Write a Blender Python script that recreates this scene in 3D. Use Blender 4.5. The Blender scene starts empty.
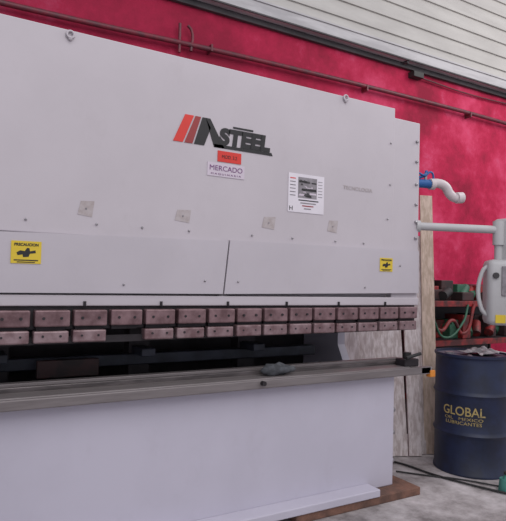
import bpy, bmesh, math, random
from mathutils import Vector, Matrix
random.seed(4)
scn=bpy.context.scene
COL=scn.collection
scn.view_settings.view_transform='Standard'

# ------------------------------------------------------------ camera
f=560.0
a=math.radians(59.5); pitch=math.radians(1.85); roll=math.radians(1.5)
F=Vector((math.cos(a)*math.cos(pitch),math.sin(a)*math.cos(pitch),math.sin(pitch)))
R=Vector((math.sin(a),-math.cos(a),0)); U=R.cross(F)
c,s=math.cos(roll),math.sin(roll)
R2=R*c+U*s; U2=U*c-R*s
cam=bpy.data.cameras.new("camera"); co=bpy.data.objects.new("camera",cam); COL.objects.link(co)
cam.sensor_fit='HORIZONTAL'; cam.sensor_width=36; cam.lens=36*f/506
M=Matrix((R2,U2,-F)).transposed().to_4x4(); M.translation=Vector((-2.93,-2.96,1.5)); co.matrix_world=M
scn.camera=co

# ------------------------------------------------------------ materials
def mat(name,col,rough=0.5,metal=0.0,var=0.0,scale=4.0,col2=None,bump=0.0,bscale=60,stretch=None,lo=0.4,hi=0.6,spec=0.5):
    m=bpy.data.materials.new(name); m.use_nodes=True; nt=m.node_tree; b=nt.nodes["Principled BSDF"]
    b.inputs["Roughness"].default_value=rough; b.inputs["Metallic"].default_value=metal
    b.inputs["Specular IOR Level"].default_value=spec
    b.inputs["Base Color"].default_value=(*col,1)
    tc=nt.nodes.new("ShaderNodeTexCoord"); mp=nt.nodes.new("ShaderNodeMapping")
    nt.links.new(tc.outputs["Object"],mp.inputs[0])
    if stretch: mp.inputs["Scale"].default_value=stretch
    if col2 is None: col2=tuple(max(0,x*(1-var)) for x in col)
    n=nt.nodes.new("ShaderNodeTexNoise"); n.inputs["Scale"].default_value=scale; n.inputs["Detail"].default_value=6; n.inputs["Roughness"].default_value=0.6
    nt.links.new(mp.outputs[0],n.inputs["Vector"])
    r=nt.nodes.new("ShaderNodeValToRGB"); r.color_ramp.elements[0].position=lo; r.color_ramp.elements[1].position=hi
    r.color_ramp.elements[0].color=(*col2,1); r.color_ramp.elements[1].color=(*col,1)
    nt.links.new(n.outputs["Fac"],r.inputs[0]); nt.links.new(r.outputs[0],b.inputs["Base Color"])
    if bump>0:
        n2=nt.nodes.new("ShaderNodeTexNoise"); n2.inputs["Scale"].default_value=bscale; n2.inputs["Detail"].default_value=4
        nt.links.new(mp.outputs[0],n2.inputs["Vector"])
        bp=nt.nodes.new("ShaderNodeBump"); bp.inputs["Strength"].default_value=bump; bp.inputs["Distance"].default_value=0.02
        nt.links.new(n2.outputs["Fac"],bp.inputs["Height"]); nt.links.new(bp.outputs[0],b.inputs["Normal"])
    return m
def grime(name,col,dirt,rough=.55,amt=.22):
    m=mat(name,col,rough,var=.06,scale=1.3,bump=.03,bscale=6,spec=.3)
    nt=m.node_tree; b=nt.nodes["Principled BSDF"]; src=b.inputs["Base Color"].links[0].from_socket
    tc=nt.nodes.new("ShaderNodeTexCoord"); mp=nt.nodes.new("ShaderNodeMapping"); mp.inputs["Scale"].default_value=(3,3,2)
    nt.links.new(tc.outputs["Object"],mp.inputs[0])
    n=nt.nodes.new("ShaderNodeTexNoise"); n.inputs["Scale"].default_value=1.6; n.inputs["Detail"].default_value=10; n.inputs["Roughness"].default_value=.75
    nt.links.new(mp.outputs[0],n.inputs["Vector"])
    r=nt.nodes.new("ShaderNodeValToRGB"); r.color_ramp.elements[0].position=.55; r.color_ramp.elements[1].position=.8
    r.color_ramp.elements[0].color=(0,0,0,1); r.color_ramp.elements[1].color=(amt,amt,amt,1)
    nt.links.new(n.outputs["Fac"],r.inputs[0])
    mx=nt.nodes.new("ShaderNodeMixRGB"); nt.links.new(r.outputs[0],mx.inputs[0]); nt.links.new(src,mx.inputs[1]); mx.inputs[2].default_value=(*dirt,1)
    nt.links.new(mx.outputs[0],b.inputs["Base Color"]); return m
paint=grime("machine_paint",(.50,.46,.49),(.33,.29,.30))
paint2=grime("machine_paint_panel",(.485,.45,.485),(.33,.29,.30),rough=.48)
paintbed=grime("bed_paint",(.53,.505,.585),(.36,.32,.36),rough=.5)
edge=mat("seam_dark",(.06,.055,.06),.7,var=.3)
seam=mat("seam_grey",(.14,.125,.135),.7,var=.3)
dark=mat("dark_steel",(.03,.024,.028),.6,metal=.2,var=.4,scale=9)
steel=mat("table_steel",(.23,.205,.205),.5,metal=.3,col2=(.15,.13,.13),scale=5,stretch=(.5,6,6),bump=.1,lo=.3,hi=.7)
rail=mat("die_rail_steel",(.15,.13,.13),.4,metal=.5,col2=(.08,.07,.07),scale=9,stretch=(.6,5,5))
clampm=mat("clamp_steel",(.25,.155,.165),.45,metal=.3,col2=(.12,.065,.07),scale=14,lo=.35,hi=.65)
clampl=mat("clamp_steel_worn",(.29,.205,.215),.45,metal=.3,col2=(.15,.085,.09),scale=16,lo=.35,hi=.65)
red=mat("red_label",(.62,.03,.02),.5,var=.1); red2=mat("dark_red_label",(.28,.03,.03),.5,var=.1)
black=mat("black_ink",(.012,.011,.012),.5,var=.1)
white=mat("paper_white",(.68,.64,.69),.6,var=.06); palep=mat("sign_plate",(.57,.50,.57),.5,var=.05)
violet=mat("violet_ink",(.16,.04,.17),.5,var=.1); grayi=mat("gray_ink",(.26,.24,.26),.6,var=.3,scale=20)
yellow=mat("yellow_label",(.66,.48,.03),.5,var=.06)
fade=mat("adhesive_mark",(.43,.385,.39),.8,col2=(.36,.31,.305),scale=25)
orange=mat("orange_plastic",(.7,.25,.03),.5,var=.1)
wood=mat("plank_wood",(.58,.46,.38),.8,col2=(.42,.32,.25),scale=5,stretch=(8,8,.7),bump=.2)
woodw=mat("plank_whitewashed",(.64,.58,.58),.8,col2=(.44,.37,.36),scale=5,stretch=(8,8,.7),bump=.2)
woodb=mat("timber_brown",(.20,.10,.07),.85,col2=(.11,.06,.045),scale=8,bump=.3)
drumb=mat("drum_blue",(.010,.018,.055),.5,col2=(.007,.011,.03),scale=6,bump=.05,bscale=9)
drumtop=mat("drum_lid",(.16,.17,.20),.5,col2=(.03,.04,.08),scale=9,metal=.2)
gold=mat("drum_yellow_print",(.42,.32,.12),.6,col2=(.14,.12,.08),scale=30,lo=.3,hi=.45)
pvc=mat("pvc_white",(.60,.53,.54),.35,var=.08); blue=mat("valve_blue",(.02,.12,.36),.4,var=.2)
pend=mat("pendant_paint",(.46,.455,.46),.45,var=.08)
teal=mat("teal_plastic",(.06,.24,.20),.5,var=.2)
rubber=mat("rubber_black",(.02,.02,.02),.6,var=.2)
machred=mat("rack_red",(.26,.015,.015),.55,col2=(.06,.01,.01),scale=8)
rackdark=mat("rack_dark",(.05,.02,.02),.6,col2=(.02,.012,.012),scale=8)
green=mat("crate_green",(.03,.12,.07),.5,var=.4)
bluegr=mat("backgauge_bluegrey",(.045,.05,.07),.5,var=.5,metal=.2)
chrome=mat("bolt_zinc",(.38,.36,.38),.4,metal=.6,var=.2)
pipered=mat("pipe_red_painted",(.17,.015,.03),.5,col2=(.09,.02,.03),scale=12)
gut=mat("gutter_galvanised",(.48,.47,.48),.6,col2=(.35,.34,.35),scale=3,stretch=(.4,3,3))
clad=mat("cladding_offwhite",(.48,.465,.44),.7,col2=(.40,.385,.365),scale=2.5,stretch=(.6,2,3),lo=.3,hi=.7)

def wallmat():
    m=bpy.data.materials.new("crimson_plaster"); m.use_nodes=True; nt=m.node_tree; b=nt.nodes["Principled BSDF"]
    b.inputs["Roughness"].default_value=.75; b.inputs["Specular IOR Level"].default_value=.25
    tc=nt.nodes.new("ShaderNodeTexCoord")
    n=nt.nodes.new("ShaderNodeTexNoise"); n.inputs["Scale"].default_value=1.3; n.inputs["Detail"].default_value=9; n.inputs["Roughness"].default_value=.68
    nt.links.new(tc.outputs["Object"],n.inputs["Vector"])
    r=nt.nodes.new("ShaderNodeValToRGB"); e=r.color_ramp.elements
    e[0].position=.36; e[0].color=(.27,.007,.035,1); e[1].position=.66; e[1].color=(.64,.055,.14,1)
    x=e.new(.5); x.color=(.46,.013,.062,1)
    nt.links.new(n.outputs["Fac"],r.inputs[0])
    n2=nt.nodes.new("ShaderNodeTexNoise"); n2.inputs["Scale"].default_value=2.6; n2.inputs["Detail"].default_value=12; n2.inputs["Roughness"].default_value=.78
    nt.links.new(tc.outputs["Object"],n2.inputs["Vector"])
    r2=nt.nodes.new("ShaderNodeValToRGB"); r2.color_ramp.elements[0].position=.56; r2.color_ramp.elements[1].position=.72
    r2.color_ramp.elements[0].color=(0,0,0,1); r2.color_ramp.elements[1].color=(.45,.45,.45,1)
    nt.links.new(n2.outputs["Fac"],r2.inputs[0])
    mx=nt.nodes.new("ShaderNodeMixRGB"); nt.links.new(r2.outputs[0],mx.inputs[0]); nt.links.new(r.outputs[0],mx.inputs[1]); mx.inputs[2].default_value=(.44,.11,.20,1)
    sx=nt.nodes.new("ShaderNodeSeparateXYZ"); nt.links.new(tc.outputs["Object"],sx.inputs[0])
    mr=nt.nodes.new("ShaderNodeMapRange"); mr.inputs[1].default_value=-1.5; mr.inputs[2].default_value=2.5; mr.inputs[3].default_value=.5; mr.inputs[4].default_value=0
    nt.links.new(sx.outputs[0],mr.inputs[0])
    mx2=nt.nodes.new("ShaderNodeMixRGB"); nt.links.new(mr.outputs[0],mx2.inputs[0]); nt.links.new(mx.outputs[0],mx2.inputs[1]); mx2.inputs[2].default_value=(.22,.009,.035,1)  # dimmer light at the left end painted into the wall colour
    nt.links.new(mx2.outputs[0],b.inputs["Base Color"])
    bp=nt.nodes.new("ShaderNodeBump"); bp.inputs["Strength"].default_value=.35; bp.inputs["Distance"].default_value=.03
    nt.links.new(n2.outputs["Fac"],bp.inputs["Height"]); nt.links.new(bp.outputs[0],b.inputs["Normal"])
    return m
def floormat():
    m=bpy.data.materials.new("concrete_stained"); m.use_nodes=True; nt=m.node_tree; b=nt.nodes["Principled BSDF"]
    b.inputs["Roughness"].default_value=.8; b.inputs["Specular IOR Level"].default_value=.3
    tc=nt.nodes.new("ShaderNodeTexCoord")
    n=nt.nodes.new("ShaderNodeTexNoise"); n.inputs["Scale"].default_value=2.5; n.inputs["Detail"].default_value=10; n.inputs["Roughness"].default_value=.7
    nt.links.new(tc.outputs["Object"],n.inputs["Vector"])
    r=nt.nodes.new("ShaderNodeValToRGB"); e=r.color_ramp.elements
    e[0].position=.36; e[0].color=(.16,.14,.14,1); e[1].position=.66; e[1].color=(.54,.50,.51,1)
    x=e.new(.5); x.color=(.34,.31,.31,1)
    nt.links.new(n.outputs["Fac"],r.inputs[0]); nt.links.new(r.outputs[0],b.inputs["Base Color"])
    bp=nt.nodes.new("ShaderNodeBump"); bp.inputs["Strength"].default_value=.2; bp.inputs["Distance"].default_value=.02
    nt.links.new(n.outputs["Fac"],bp.inputs["Height"]); nt.links.new(bp.outputs[0],b.inputs["Normal"])
    return m

# ------------------------------------------------------------ mesh helpers
def empty(name,loc=(0,0,0)):
    o=bpy.data.objects.new(name,None); COL.objects.link(o); o.location=loc; o.empty_display_size=.2; return o
def finish(bm,name,m,parent=None,smooth=False):
    me=bpy.data.meshes.new(name); bmesh.ops.recalc_face_normals(bm,faces=bm.faces); bm.to_mesh(me); bm.free()
    if smooth:
        for p in me.polygons: p.use_smooth=True
    for mm in (m if isinstance(m,(list,tuple)) else [m]): me.materials.append(mm)
    o=bpy.data.objects.new(name,me); COL.objects.link(o)
    if parent: o.parent=parent; o.matrix_parent_inverse=Matrix.Translation(-parent.location)
    return o
def addbox(bm,lo,hi,bev=0,mi=0):
    r=bmesh.ops.create_cube(bm,size=1); vs=r['verts']
    for v in vs:
        v.co=Vector([lo[i]+(v.co[i]+.5)*(hi[i]-lo[i]) for i in range(3)])
    fs=set(f for v in vs for f in v.link_faces)
    if bev>0:
        es=set(e for v in vs for e in v.link_edges)
        rr=bmesh.ops.bevel(bm,geom=list(es),offset=bev,segments=2,affect='EDGES',profile=.5)
        fs=set(rr['faces'])|set(f for f in fs if f.is_valid)
    for f_ in fs:
        if f_.is_valid: f_.material_index=mi
    return vs
def box(name,lo,hi,m,parent=None,bev=.004):
    bm=bmesh.new(); addbox(bm,lo,hi,bev); return finish(bm,name,m,parent)
def addcyl(bm,p,q,r1,r2=None,seg=20,mi=0):
    p=Vector(p);q=Vector(q);d=q-p; r2=r1 if r2 is None else r2
    rot=d.to_track_quat('Z','Y').to_matrix().to_4x4(); rot.translation=(p+q)/2
    rr=bmesh.ops.create_cone(bm,cap_ends=True,segments=seg,radius1=r1,radius2=r2,depth=d.length,matrix=rot)
    for v in rr['verts']:
        for f_ in v.link_faces: f_.material_index=mi
def cyl(name,p,q,r,m,parent=None,r2=None,seg=20):
    bm=bmesh.new(); addcyl(bm,p,q,r,r2,seg); o=finish(bm,name,m,parent,True)
    md=o.modifiers.new("e","EDGE_SPLIT"); md.split_angle=math.radians(35); return o
def tube(name,pts,r,m,parent=None,cyclic=False):
    cu=bpy.data.curves.new(name,'CURVE'); cu.dimensions='3D'; cu.bevel_depth=r; cu.bevel_resolution=4; cu.resolution_u=10; cu.use_fill_caps=True
    sp=cu.splines.new('BEZIER'); sp.bezier_points.add(len(pts)-1)
    for b_,p in zip(sp.bezier_points,pts):
        b_.co=p; b_.handle_left_type=b_.handle_right_type='AUTO'
    sp.use_cyclic_u=cyclic
    cu.materials.append(m)
    t=bpy.data.objects.new(name+"_c",cu); COL.objects.link(t)
    dg=bpy.context.evaluated_depsgraph_get(); me=bpy.data.meshes.new_from_object(t.evaluated_get(dg)); bpy.data.objects.remove(t)
    me.name=name
    for p in me.polygons: p.use_smooth=True
    o=bpy.data.objects.new(name,me); COL.objects.link(o)
    if parent: o.parent=parent; o.matrix_parent_inverse=Matrix.Translation(-parent.location)
    return o
def poly(name,pts,m,parent,y,th=.003):
    bm=bmesh.new(); vs=[bm.verts.new((x,y,z)) for x,z in pts]; fc=bm.faces.new(vs)
    r=bmesh.ops.extrude_face_region(bm,geom=[fc])
    for v in [g for g in r['geom'] if isinstance(g,bmesh.types.BMVert)]: v.co.y+=th
    return finish(bm,name,m,parent)
def textmesh(body,size,align='LEFT',bold=0.0,extr=.0005,shear=0,space=1.0):
    cu=bpy.data.curves.new("txt","FONT"); cu.body=body; cu.size=size; cu.align_x=align; cu.offset=bold; cu.extrude=extr; cu.shear=shear; cu.space_character=space
    t=bpy.data.objects.new("txt",cu); COL.objects.link(t)
    dg=bpy.context.evaluated_depsgraph_get(); me=bpy.data.meshes.new_from_object(t.evaluated_get(dg)); bpy.data.objects.remove(t)
    return me
def text(name,body,x,z,size,m,parent,y,width=None,height=None,**k):
    me=textmesh(body,size,**k); 
    xs=[v.co.x for v in me.vertices]; ys=[v.co.y for v in me.vertices]
    sx=1 if width is None else width/(max(xs)-min(xs)); sy=1 if height is None else height/(max(ys)-min(ys))
    mn=min(xs); my=min(ys)
    for v in me.vertices:
        cx=(v.co.x-mn)*sx; cy=(v.co.y-my)*sy; cz=v.co.z
        v.co=Vector((x+cx,y-cz,z+cy))
    me.materials.clear(); me.materials.append(m)
    o=bpy.data.objects.new(name,me); COL.objects.link(o); o.parent=parent; o.matrix_parent_inverse=Matrix.Translation(-parent.location)
    return o

# ------------------------------------------------------------ room
fl=box("floor",(-9,-9,-.1),(12,2.2,0),floormat(),bev=0)
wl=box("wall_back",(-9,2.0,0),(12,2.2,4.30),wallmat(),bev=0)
bm=bmesh.new(); z=4.30
while z<7.4:
    prof=[(1.95,z),(1.95,z+.02),(1.972,z+.19),(1.99,z+.19),(1.99,z)]
    A=[bm.verts.new((-9,y,zz)) for y,zz in prof]; B=[bm.verts.new((12,y,zz)) for y,zz in prof]
    for i in range(5): bm.faces.new((A[i],A[(i+1)%5],B[(i+1)%5],B[i]))
    bm.faces.new(A); bm.faces.new(B); z+=.19
up=finish(bm,"wall_back_cladding",clad)
g=empty("roof_gutter",(0,1.9,4.15))
box("gutter_trough",(-9,1.86,4.18),(12,2.0,4.31),gut,g,.006)
box("flashing",(-9,1.845,4.305),(12,1.95,4.325),gut,g,.003)
box("gutter_shadow_strip",(-9,1.95,4.12),(12,1.995,4.18),edge,g,.003)  # dark strip standing in for the shadow line below the gutter
box("gutter_shade_edge",(-9,1.85,4.172),(12,1.865,4.19),edge,g,.003)  # dark edge, shade of the gutter's underside put in as colour
for i,x in enumerate([-4,-1,2,5,8]): box("bracket_%d"%(i+1),(x,1.87,4.15),(x+.03,1.99,4.18),edge,g,.002)
p=empty("wall_pipe",(0,1.93,3.72))
tube("pipe_run",[(-9,1.93,3.66),(-2.5,1.93,3.67),(0,1.93,3.74),(3,1.93,3.76),(5,1.93,3.73),(12,1.93,3.7)],.025,pipered,p)
tube("riser_1",[(-.92,1.93,3.62),(-.92,1.93,3.90)],.014,pipered,p)
tube("riser_2",[(-.80,1.93,3.66),(-.80,1.93,3.86),(-.84,1.93,3.90)],.014,pipered,p)
for i,x in enumerate([-3,-.6,1.4,3.2,5]): box("clip_%d"%(i+1),(x,1.90,3.70),(x+.02,2.0,3.77),pipered,p,.002)
box("junction_box",(2.15,1.90,4.03),(2.32,2.0,4.10),rubber,p,.004)
tube("conduit",[(2.3,1.96,4.06),(3.2,1.97,4.03),(4.6,1.97,4.06),(8,1.97,4.05)],.010,pipered,p)

# ------------------------------------------------------------ press brake
pb=empty("press_brake",(-2,.5,0))
XL=-4.3
box("front_plate",(XL,0,1.70),(-.02,.06,2.762),paint,pb,.006)
box("front_plate_end",(-.025,.004,1.35),(.24,.06,2.695),paint,pb,.006)
box("upper_frame",(XL+.02,.06,1.38),(-.02,.55,2.72),paint,pb,.006)
box("upper_frame_side",(-.02,.06,1.42),(.235,.5,2.66),paint,pb,.006)
box("rear_shade_frame",(XL+.02,.55,1.45),(-.05,1.4,2.5),paint,pb,.01)  # unseen upper body, made deep so it shades the gap below
box("rear_light_block",(XL+.02,.95,.2),(-.1,1.4,1.45),dark,pb,.01)  # dark panel added behind the gap to block light
bm=bmesh.new()
prof=[(.03,.05),(1.4,.05),(1.4,2.6),(.1,2.6),(.1,1.45),(.45,1.40),(.5,1.3),(.5,1.0),(.42,.86),(.03,.86)]
A=[bm.verts.new((-.10,y,z)) for y,z in prof]; B=[bm.verts.new((-.03,y,z)) for y,z in prof]
for i in range(len(prof)): bm.faces.new((A[i],A[(i+1)%len(prof)],B[(i+1)%len(prof)],B[i]))
bm.faces.new(A); bm.faces.new(B); finish(bm,"side_frame",paintbed,pb)
poly("apron_panel_1",[(XL,1.395),(-1.40,1.405),(-1.37,1.72),(XL,1.665)],paint2,pb,-.022,.024)
poly("apron_panel_2",[(-1.390,1.405),(.225,1.425),(.22,1.735),(-1.360,1.725)],paint2,pb,-.022,.024)
poly("apron_shadow_gap",[(-1.42,1.39),(-1.37,1.39),(-1.345,1.72),(-1.395,1.72)],seam,pb,-.006,.006)
box("ram_lip",(XL,-.012,1.335),(.235,.05,1.392),paint,pb,.006)
box("ram_backing",(XL,.01,1.215),(.22,.06,1.336),dark,pb,.003)
bm=bmesh.new()
for x in [-2.5,-2.15,-1.9,-1.62,-1.2,-.9,-.55,-.3]:
    addcyl(bm,(x,.002,1.765),(x,-.008,1.765),.006,seg=10)
for z in [2.55,2.4,2.23,2.08,1.95,1.83,1.6,1.45]:
    addcyl(bm,(.205,.004,z),(.205,-.010,z),.010,seg=12)
for x,z in [(-.06,2.5),(-.06,2.2),(-.08,1.95),(.03,1.62),(-2.0,1.45),(-.3,1.46),(-1.3,1.48),(-1.52,1.48)]:
    addcyl(bm,(x,.0,z),(x,-.028 if z<1.65 else -.008,z),.006,seg=10)
finish(bm,"bolts",chrome,pb,True)
bm=bmesh.new()
for x,z in [(-2.32,2.735),(-.49,2.748),(-3.6,2.735)]:
    mt=Matrix.Translation((x,-.010,z))@Matrix.Rotation(math.pi/2,4,'X')
    n=16;k=8;rows=[]
    for i in range(n):
        t=2*math.pi*i/n; row=[]
        for j in range(k):
            q=2*math.pi*j/k; row.append(bm.verts.new(mt@Vector(((.018+.006*math.cos(q))*math.cos(t),(.018+.006*math.cos(q))*math.sin(t),.006*math.sin(q)))))
        rows.append(row)
    for i in range(n):
        for j in range(k): bm.faces.new((rows[i][j],rows[(i+1)%n][j],rows[(i+1)%n][(j+1)%k],rows[i][(j+1)%k]))
    addcyl(bm,(x,.0,z-.022),(x,-.014,z-.022),.010,seg=10)
finish(bm,"lifting_eyes",paint,pb,True)
bm=bmesh.new(); bm2=bmesh.new(); bb=bmesh.new()
for k in range(-10,13):
    x=-2.265+.19*k
    jig=random.uniform(-.004,.004); zt=1.315+.01*(x+2.6)/2.8
    addbox(bm,(x+.008,-.045+jig,zt-.082),(x+.178,.02,zt),.007)
    if k!=1:
        addbox(bm2,(x+.006,-.04-jig,zt-.165),(x+.176,.02,zt-.102+jig),.008)
    addbox(bb,(x+.02,-.012,zt-.104),(x+.16,.02,zt-.08),.002)
    for dx in (.05,.135):
        addcyl(bb,(x+dx,-.03,zt-.04),(x+dx,-.050,zt-.04),.0075,seg=8)
        if k!=1: addcyl(bb,(x+dx,-.03,zt-.13),(x+dx,-.044,zt-.13),.006,seg=8)
finish(bm,"punch_clamps",clampm,pb); finish(bm2,"punch_holders",clampl,pb); finish(bb,"clamp_screws",dark,pb)
poly("punch_blade",[(XL,1.13),(.19,1.155),(.19,1.19),(XL,1.17)],dark,pb,.0,.014)
bm=bmesh.new()
for k in range(-4,6): addcyl(bm,(-2.2+.42*k,-.016,1.36),(-2.2+.42*k,-.016,1.335),.008,seg=8)
finish(bm,"adjust_pins",dark,pb)
box("bed_plate",(XL,0,.055),(.02,.06,.865),paintbed,pb,.008)
box("bed_light_block",(XL,.28,.05),(-.1,.34,.86),dark,pb,.006)  # unseen plate behind the bed, added to keep light out
box("table_top",(XL,-.07,.862),(.10,.30,.90),steel,pb,.006)
box("table_front_rail",(XL,-.085,.84),(.30,-.04,.893),steel,pb,.006)
box("die_holder",(XL,.06,.898),(.22,.16,.925),rail,pb,.004)
box("die_block",(XL,.085,.92),(.17,.135,.94),steel,pb,.003)
box("base_flange",(XL,-.13,.055),(-.22,.0,.105),paintbed,pb,.006)
bm=bmesh.new()
for z in (.22,.42,.58): addcyl(bm,(.02,.03,z),(.045,.03,z),.018,seg=12)
finish(bm,"bed_side_bolts",chrome,pb,True)
box("timber_packer",(-.9,-.12,0),(.17,.5,.055),woodb,pb,.006)
box("timber_packer_rear",(XL,-.1,0),(-1.6,1.2,.052),woodb,pb,.006)
box("backgauge_beam",(-4.0,.52,.93),(-.3,.60,1.00),bluegr,pb,.006)
for i,x in enumerate([-2.6,-1.75,-.95]):
    box("backgauge_finger_%d"%(i+1),(x,.36,1.0),(x+.09,.62,1.05),bluegr,pb,.006)
    box("backgauge_post_%d"%(i+1),(x-.02,.55,.86),(x+.12,.66,1.2),dark,pb,.006)
box("backgauge_guard",(-2.35,.40,.90),(-2.0,.44,1.0),rackdark,pb,.004)
box("stop_block",(.06,-.06,.895),(.20,.04,.95),dark,pb,.008)
cyl("stop_lever",(.05,-.08,.965),(.19,-.08,.99),.012,rubber,pb)
cyl("stop_knob",(.12,-.02,.95),(.12,-.02,.995),.03,rubber,pb)
box("sensor_arm",(.20,-.085,.84),(.31,-.05,.89),chrome,pb,.004)
box("sensor_tip",(.285,-.095,.815),(.335,-.05,.865),orange,pb,.006)
cyl("bed_knob",(-1.15,-.085,.875),(-1.15,-.115,.875),.014,dark,pb)
# graphics
Y=-.0035
poly("logo_bar_red",[(-1.735,2.272),(-1.675,2.272),(-1.61,2.435),(-1.665,2.435)],red,pb,Y)
poly("logo_bar_darkred",[(-1.665,2.272),(-1.615,2.272),(-1.565,2.435),(-1.60,2.435)],red2,pb,Y)
poly("logo_bar_black",[(-1.605,2.272),(-1.54,2.272),(-1.50,2.38),(-1.535,2.435),(-1.555,2.435)],black,pb,Y)
poly("logo_a_stroke",[(-1.535,2.435),(-1.505,2.435),(-1.405,2.272),(-1.475,2.272)],black,pb,Y)
text("logo_letters","STEEL",-1.445,2.29,.14,black,pb,Y,width=.36,height=.105,bold=.009,shear=.1)
poly("logo_underline",[(-1.475,2.272),(-1.065,2.272),(-1.075,2.290),(-1.475,2.290)],black,pb,Y)
poly("logo_topline",[(-1.35,2.402),(-1.21,2.402),(-1.21,2.412),(-1.35,2.412)],black,pb,Y)
poly("red_sticker",[(-1.45,2.19),(-1.29,2.19),(-1.29,2.255),(-1.45,2.255)],red,pb,Y)
text("red_sticker_text","MOD. 3.2",-1.42,2.212,.05,black,pb,Y-.001,width=.10,height=.020)
poly("name_plate",[(-1.515,2.10),(-1.265,2.10),(-1.265,2.18),(-1.515,2.18)],palep,pb,Y)
text("name_plate_text","MERCADO",-1.50,2.135,.05,violet,pb,Y-.001,width=.22,height=.030)
text("name_plate_text2","M A Q U I N A R I A",-1.49,2.108,.03,violet,pb,Y-.001,width=.20,height=.012)
poly("poster",[(-.94,1.935),(-.655,1.935),(-.655,2.185),(-.94,2.185)],white,pb,Y)
poly("poster_photo",[(-.865,2.03),(-.715,2.03),(-.715,2.165),(-.865,2.165)],grayi,pb,Y-.001)
random.seed(11)
for i in range(22):
    x0=random.uniform(-.86,-.76); z0=random.uniform(2.035,2.145); w_=random.uniform(.02,.07); h_=random.uniform(.005,.018)
    poly("poster_photo_bit_%d"%i,[(x0,z0),(min(x0+w_,-.718),z0),(min(x0+w_,-.718)-.004,min(z0+h_,2.163)),(x0+.003,min(z0+h_,2.163))],random.choice([black,black,edge,edge,palep,grayi]),pb,Y-.0014-i*.00005)
for i in range(6):
    z=2.15-.022*i
    poly("poster_row_%d"%i,[(-.928,z),(-.885,z),(-.885,z+.006),(-.928,z+.006)],red if i==0 else grayi,pb,Y-.001)
for i in range(6):
    z=2.145-.02*i
    poly("poster_rrow_%d"%i,[(-.705,z),(-.67,z),(-.67,z+.004),(-.705,z+.004)],grayi,pb,Y-.001)
for i in range(4):
    z=2.012-.018*i
    poly("poster_line_%d"%i,[(-.86+.015*i,z),(-.70-.02*i,z),(-.70-.02*i,z+.007),(-.86+.015*i,z+.007)],[black,grayi,red2,grayi][i],pb,Y-.001)
text("poster_logo","H",-.93,1.945,.05,black,pb,Y-.001,width=.025,height=.028)
def warn(n,x0,x1,z0,z1):
    poly(n,[(x0,z0),(x1,z0),(x1,z1),(x0,z1)],yellow,pb,-.0255)
    w=x1-x0;h=z1-z0
    text(n+"_title","PRECAUCION",x0+w*.1,z1-h*.22,.03,black,pb,-.0265,width=w*.8,height=h*.13,bold=.001)
    cx=x0+w*.5; cz=z0+h*.50
    poly(n+"_hand",[(cx-w*.32,cz-h*.02),(cx-w*.2,cz+h*.08),(cx-w*.05,cz+h*.05),(cx+w*.02,cz+h*.20),(cx+w*.1,cz+h*.19),(cx+w*.12,cz+h*.05),(cx+w*.3,cz+h*.10),(cx+w*.32,cz-h*.02),(cx+w*.12,cz-h*.06),(cx+w*.08,cz-h*.20),(cx-w*.1,cz-h*.22),(cx-w*.12,cz-h*.10),(cx-w*.28,cz-h*.14)],black,pb,-.0265)
    poly(n+"_line1",[(x0+w*.1,z0+h*.12),(x1-w*.1,z0+h*.12),(x1-w*.1,z0+h*.17),(x0+w*.1,z0+h*.17)],black,pb,-.0265)
    poly(n+"_line2",[(x0+w*.2,z0+h*.04),(x1-w*.2,z0+h*.04),(x1-w*.2,z0+h*.08),(x0+w*.2,z0+h*.08)],black,pb,-.0265)
warn("warning_sticker_1",-2.565,-2.425,1.545,1.655)
warn("warning_sticker_2",-.165,-.045,1.575,1.67)
for i,(x0,x1,z0,z1) in enumerate([(-2.25,-2.165,1.80,1.885),(-1.71,-1.61,1.81,1.885),(-1.13,-1.03,1.81,1.89),(-.62,-.53,1.82,1.905)]):
    poly("adhesive_mark_%d"%(i+1),[(x0,z0+.01),(x1-.01,z0),(x1,z1),(x0+.015,z1-.004)],fade,pb,-.002,.003)
    bm=bmesh.new(); addcyl(bm,((x0+x1)/2,.0,(z0+z1)/2),((x0+x1)/2,-.005,(z0+z1)/2),.005,seg=10); finish(bm,"plug_%d"%(i+1),grayi,pb)
text("faded_text","TECNOLOGIA",-.49,2.125,.04,fade,pb,-.002,width=.26,height=.025)

# ------------------------------------------------------------ rag on table
bm=bmesh.new(); bmesh.ops.create_icosphere(bm,subdivisions=3,radius=1)
for v in bm.verts:
    n=math.sin(v.co.x*5+1)*math.cos(v.co.y*6)*.25+random.uniform(-.06,.06)
    v.co=Vector((-.98+v.co.x*(.12+n*.08),-.005+v.co.y*.045,.935+v.co.z*.034*(1+n*1.5)*(1-.4*v.co.x)))
finish(bm,"work_rag",mat("rag_grey",(.08,.085,.095),.9,var=.5,scale=20),None,True)

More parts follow.
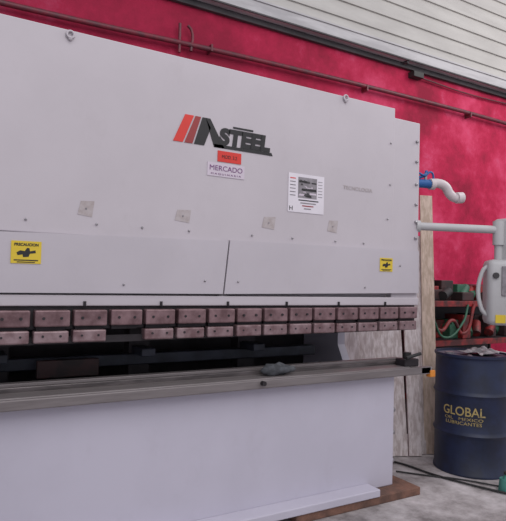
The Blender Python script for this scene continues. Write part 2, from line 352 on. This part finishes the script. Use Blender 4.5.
# ------------------------------------------------------------ control pendant
cp=empty("control_pendant",(.8,-.28,1.9))
A0=Vector((.235,.03,1.925)); A1=Vector((.80,-.27,1.915))
cyl("arm",A0,A1,.030,pend,cp)
cyl("arm_flange",A0,A0+(A1-A0).normalized()*.03,.045,pend,cp)
cyl("swivel",(.80,-.27,1.80),(.80,-.27,1.98),.045,pend,cp)
box("neck_cover",(.80,-.36,1.66),(.95,-.22,2.0),pend,cp,.02)
cyl("hanger",(.80,-.27,1.66),(.80,-.27,1.82),.03,pend,cp)
rotm=Matrix.Translation((.88,-.30,1.47))@Matrix.Rotation(math.radians(-40),4,'Z')
bm=bmesh.new(); addbox(bm,(-.17,-.11,-.27),(.22,.11,.22),.04); o=finish(bm,"housing",pend,cp,True); o.data.transform(rotm)
md=o.modifiers.new("e","EDGE_SPLIT"); md.split_angle=math.radians(50)
bm=bmesh.new(); addbox(bm,(-.08,-.122,-.05),(.18,-.108,.17),.005); o=finish(bm,"screen_bezel",grayi,cp); o.data.transform(rotm)
bm=bmesh.new(); addcyl(bm,(-.12,-.10,.10),(-.12,-.125,.10),.022,seg=20); addcyl(bm,(-.02,-.10,-.10),(-.02,-.135,-.10),.016,seg=16); addcyl(bm,(.06,-.10,-.10),(.06,-.135,-.10),.016,seg=16); o=finish(bm,"buttons",edge,cp,False); o.data.transform(rotm)
bm=bmesh.new(); addbox(bm,(-.12,-.116,-.25),(-.05,-.109,-.19),.0); o=finish(bm,"pendant_label",yellow,cp); o.data.transform(rotm)
o=tube("grab_handle",[(-.165,-.05,.17),(-.20,-.05,.13),(-.205,-.05,-.15),(-.165,-.05,-.2)],.016,pend,cp); o.data.transform(rotm)

# ------------------------------------------------------------ valve + elbow
vp=empty("valve_and_elbow_pipe",(.5,.1,2.28))
tube("pipe_stub",[(.235,.14,2.26),(.36,.11,2.27)],.022,blue,vp)
cyl("valve_body",(.33,.115,2.27),(.45,.08,2.27),.034,blue,vp)
cyl("valve_stem",(.40,.09,2.29),(.40,.09,2.35),.012,chrome,vp)
tube("valve_handle",[(.30,.12,2.315),(.36,.10,2.32),(.40,.09,2.345),(.41,.09,2.37)],.012,blue,vp)
tube("signal_hose",[(.25,.12,2.33),(.31,.10,2.35),(.38,.08,2.33),(.44,.07,2.36),(.47,.07,2.30)],.008,blue,vp)
tube("elbow_pipe",[(.44,.085,2.27),(.50,.06,2.28),(.56,.04,2.26),(.61,.03,2.20),(.66,.02,2.175),(.69,.0,2.18)],.036,pvc,vp)
cyl("elbow_collar",(.66,.01,2.175),(.71,-.002,2.18),.044,pvc,vp)
cyl("union_nut",(.44,.085,2.27),(.475,.075,2.272),.044,pvc,vp)

# ------------------------------------------------------------ planks
pk=empty("leaning_planks",(.8,.5,0))
Fh=Vector((math.cos(a),math.sin(a),0)); Rh=Vector((math.sin(a),-math.cos(a),0))
def plank(i,base,w,h,lean,side,m,th=.022):
    base=Vector(base); top=base+Fh*lean+Rh*side+Vector((0,0,h))
    up=(top-base).normalized(); rt=(Rh-up*Rh.dot(up)).normalized(); nn=up.cross(rt)
    bm=bmesh.new(); addbox(bm,(-w/2,-th/2,0),(w/2,th/2,(top-base).length),.003)
    mm=Matrix((rt,-nn,up)).transposed().to_4x4(); mm.translation=base+Vector((0,0,.004))
    for v in bm.verts: v.co=mm@v.co
    finish(bm,"plank_%d"%i,m,pk)
plank(1,(.97,.50,0),.12,2.35,.50,.07,wood)
plank(2,(.88,.55,0),.12,1.95,.46,.07,woodw)
plank(3,(.80,.52,0),.11,1.55,.42,.02,woodw)
plank(4,(.68,.58,0),.13,1.4,.40,.0,woodw)
plank(5,(.57,.62,0),.13,1.25,.38,-.02,woodw)
plank(6,(.45,.67,0),.14,1.3,.30,-.05,woodw)
plank(7,(.32,.72,0),.14,1.1,.2,-.05,woodw)

# ------------------------------------------------------------ rack behind
random.seed(7)
rk=empty("storage_rack",(1.9,1.3,0))
for i,(x,y) in enumerate([(1.24,1.07),(3.2,1.07),(1.24,1.6),(3.2,1.6)]):
    box("upright_%d"%(i+1),(x,y,0),(x+.06,y+.06,1.62 if i else 2.2),rackdark,rk,.004)
for j,z in enumerate([.35,.85,1.26]):
    box("beam_front_%d"%j,(1.24,1.04,z),(3.26,1.08,z+.06),machred,rk,.004)
    box("beam_back_%d"%j,(1.24,1.62,z),(3.26,1.66,z+.06),machred,rk,.004)
    box("shelf_%d"%j,(1.26,1.07,z+.04),(3.24,1.64,z+.06),dark,rk,.003)
box("back_panel",(1.26,1.60,.1),(3.24,1.62,1.5),dark,rk,.002)
for i in range(60):
    j=random.choice([0,1,1,1,2,2,2]); z=[.41,.91,1.32][j]; x=random.uniform(1.3,3.0); y=random.uniform(1.07,1.3)
    w=random.uniform(.06,.2);h=random.uniform(.08,.26)
    if random.random()<.55: box("stored_box_%d"%i,(x,y,z),(x+w,y+.25,z+h),random.choice([dark,green,machred,rubber,rackdark,rackdark]),rk,.008)
    else: cyl("stored_roll_%d"%i,(x,y+.03,z+.05),(x+w,y+.1,z+.05+random.uniform(0,.12)),.05,random.choice([dark,green,rubber,rackdark,machred]),rk)
tube("hose_coil",[(1.45,1.03,1.28),(1.65,1.01,1.02),(1.85,1.02,1.12),(2.0,1.01,.98),(2.2,1.03,1.28)],.018,machred,rk)
tube("hose_coil_2",[(1.5,1.02,1.28),(1.55,1.0,1.12),(1.7,1.0,.95),(2.0,1.01,1.1),(2.1,1.03,1.28)],.012,green,rk)

# ------------------------------------------------------------ oil drum
dc=Vector((1.01,.115,0)); dr=.29; H=.94
dm=empty("oil_drum",dc)
def lathe(name,prof,m,parent,seg=64):
    bm=bmesh.new(); rings=[]
    for r,z in prof:
        rings.append([bm.verts.new((dc.x+r*math.cos(2*math.pi*i/seg),dc.y+r*math.sin(2*math.pi*i/seg),z)) for i in range(seg)])
    for A,B in zip(rings,rings[1:]):
        for i in range(seg): bm.faces.new((A[i],A[(i+1)%seg],B[(i+1)%seg],B[i]))
    bm.faces.new(rings[0]); bm.faces.new(rings[-1])
    o=finish(bm,name,m,parent,True); md=o.modifiers.new("e","EDGE_SPLIT"); md.split_angle=math.radians(50); return o
pr=[(dr-.005,0),(dr+.008,.003),(dr+.008,.02),(dr,.028)]
def hoop(z): return [(dr,z-.03),(dr+.006,z-.015),(dr+.014,z),(dr+.006,z+.015),(dr,z+.03)]
pr+=hoop(.32)+hoop(.63)+[(dr,H-.06),(dr-.004,H-.04),(dr,H-.025),(dr+.009,H-.02),(dr+.010,H),(dr-.006,H),(dr-.008,H-.02)]
lathe("shell",pr,drumb,dm)
lathe("lid",[(.0001+.05,H-.05),(dr-.006,H-.05),(dr-.007,H-.018),(dr-.03,H-.018),(.05,H-.016)],drumtop,dm)
cyl("bung_large",dc+Vector((-.14,.12,H-.02)),dc+Vector((-.14,.12,H-.003)),.035,chrome,dm)
cyl("bung_small",dc+Vector((-.16,-.1,H-.02)),dc+Vector((-.16,-.1,H-.003)),.018,chrome,dm)
def wrap(name,body,size,z,width,height,th0,m,bold=0):
    me=textmesh(body,size,bold=bold); xs=[v.co.x for v in me.vertices]; ys=[v.co.y for v in me.vertices]
    bm=bmesh.new(); bm.from_mesh(me); bmesh.ops.triangulate(bm,faces=bm.faces)
    for v in bm.verts:
        sx=(v.co.x-min(xs))/(max(xs)-min(xs))*width-width/2; sy=(v.co.y-min(ys))/(max(ys)-min(ys))*height
        t=th0+sx/dr; r=dr+.0025+v.co.z
        v.co=Vector((dc.x+r*math.cos(t),dc.y+r*math.sin(t),z+sy))
    finish(bm,name,m,dm)
th=math.radians(205)
wrap("drum_print","GLOBAL",.1,.47,.33,.07,th,gold,.001)
wrap("drum_print_2","OIL   MEXICO",.1,.435,.30,.022,th,gold)
wrap("drum_print_3","LUBRICANTES",.1,.40,.28,.025,th,gold)
bm=bmesh.new(); bmesh.ops.create_grid(bm,x_segments=26,y_segments=22,size=1)
for v in bm.verts:
    x,y=v.co.x,v.co.y; rr=math.hypot(x,y)
    v.co=Vector((1.06+x*(.16+.03*math.sin(y*5)),.06+y*(.12+.025*math.cos(x*6)),H+.002+max(0,(1.3-rr))*(.022+.014*math.sin(x*9+y*4)+.008*math.cos(y*11-x*3))+random.uniform(0,.003)))
o=finish(bm,"crumpled_cloth",mat("cloth_offwhite",(.50,.46,.47),.9,col2=(.22,.20,.21),scale=12),None,True)
md=o.modifiers.new("s","SOLIDIFY"); md.thickness=.003; md.offset=1

# ------------------------------------------------------------ floor things
tube("floor_cable",[(.25,.85,.012),(.51,.45,.012),(.56,.10,.012),(.62,-.12,.012),(.73,-.40,.012),(1.0,-.9,.012)],.008,rubber)
tube("floor_cable.001",[(.35,.30,.01),(.50,.12,.01),(.66,-.05,.01),(.9,-.45,.01)],.006,rubber)
tb=empty("watering_bottle",(.80,-.36,0))
cyl("body",(.80,-.36,0),(.80,-.36,.09),.06,teal,tb,r2=.05)
cyl("neck",(.80,-.36,.09),(.80,-.36,.12),.03,teal,tb,r2=.018)
cyl("cap",(.80,-.36,.12),(.80,-.36,.14),.022,rubber,tb)

# ------------------------------------------------------------ light
w=bpy.data.worlds.new("w"); scn.world=w; w.use_nodes=True
bg=w.node_tree.nodes["Background"]; bg.inputs[0].default_value=(.89,.89,1,1); bg.inputs[1].default_value=.68
def area(name,loc,target,size,e,col=(1,1,1)):
    l=bpy.data.lights.new(name,'AREA'); l.shape='SQUARE'; l.size=size; l.energy=e; l.color=col
    o=bpy.data.objects.new(name,l); COL.objects.link(o); o.location=loc
    o.rotation_euler=(Vector(target)-Vector(loc)).to_track_quat('-Z','Y').to_euler(); return o
area("key_area_front",(-1.5,-4.5,6.0),(-.8,0,1.2),5,210,(1,.98,.97))  # added soft key standing in for daylight from the open front
area("fill_area_side",(5,-1.5,5.5),(2.5,1.5,2),3,130,(1,.96,.94))  # added area light aimed at the right part of the wall
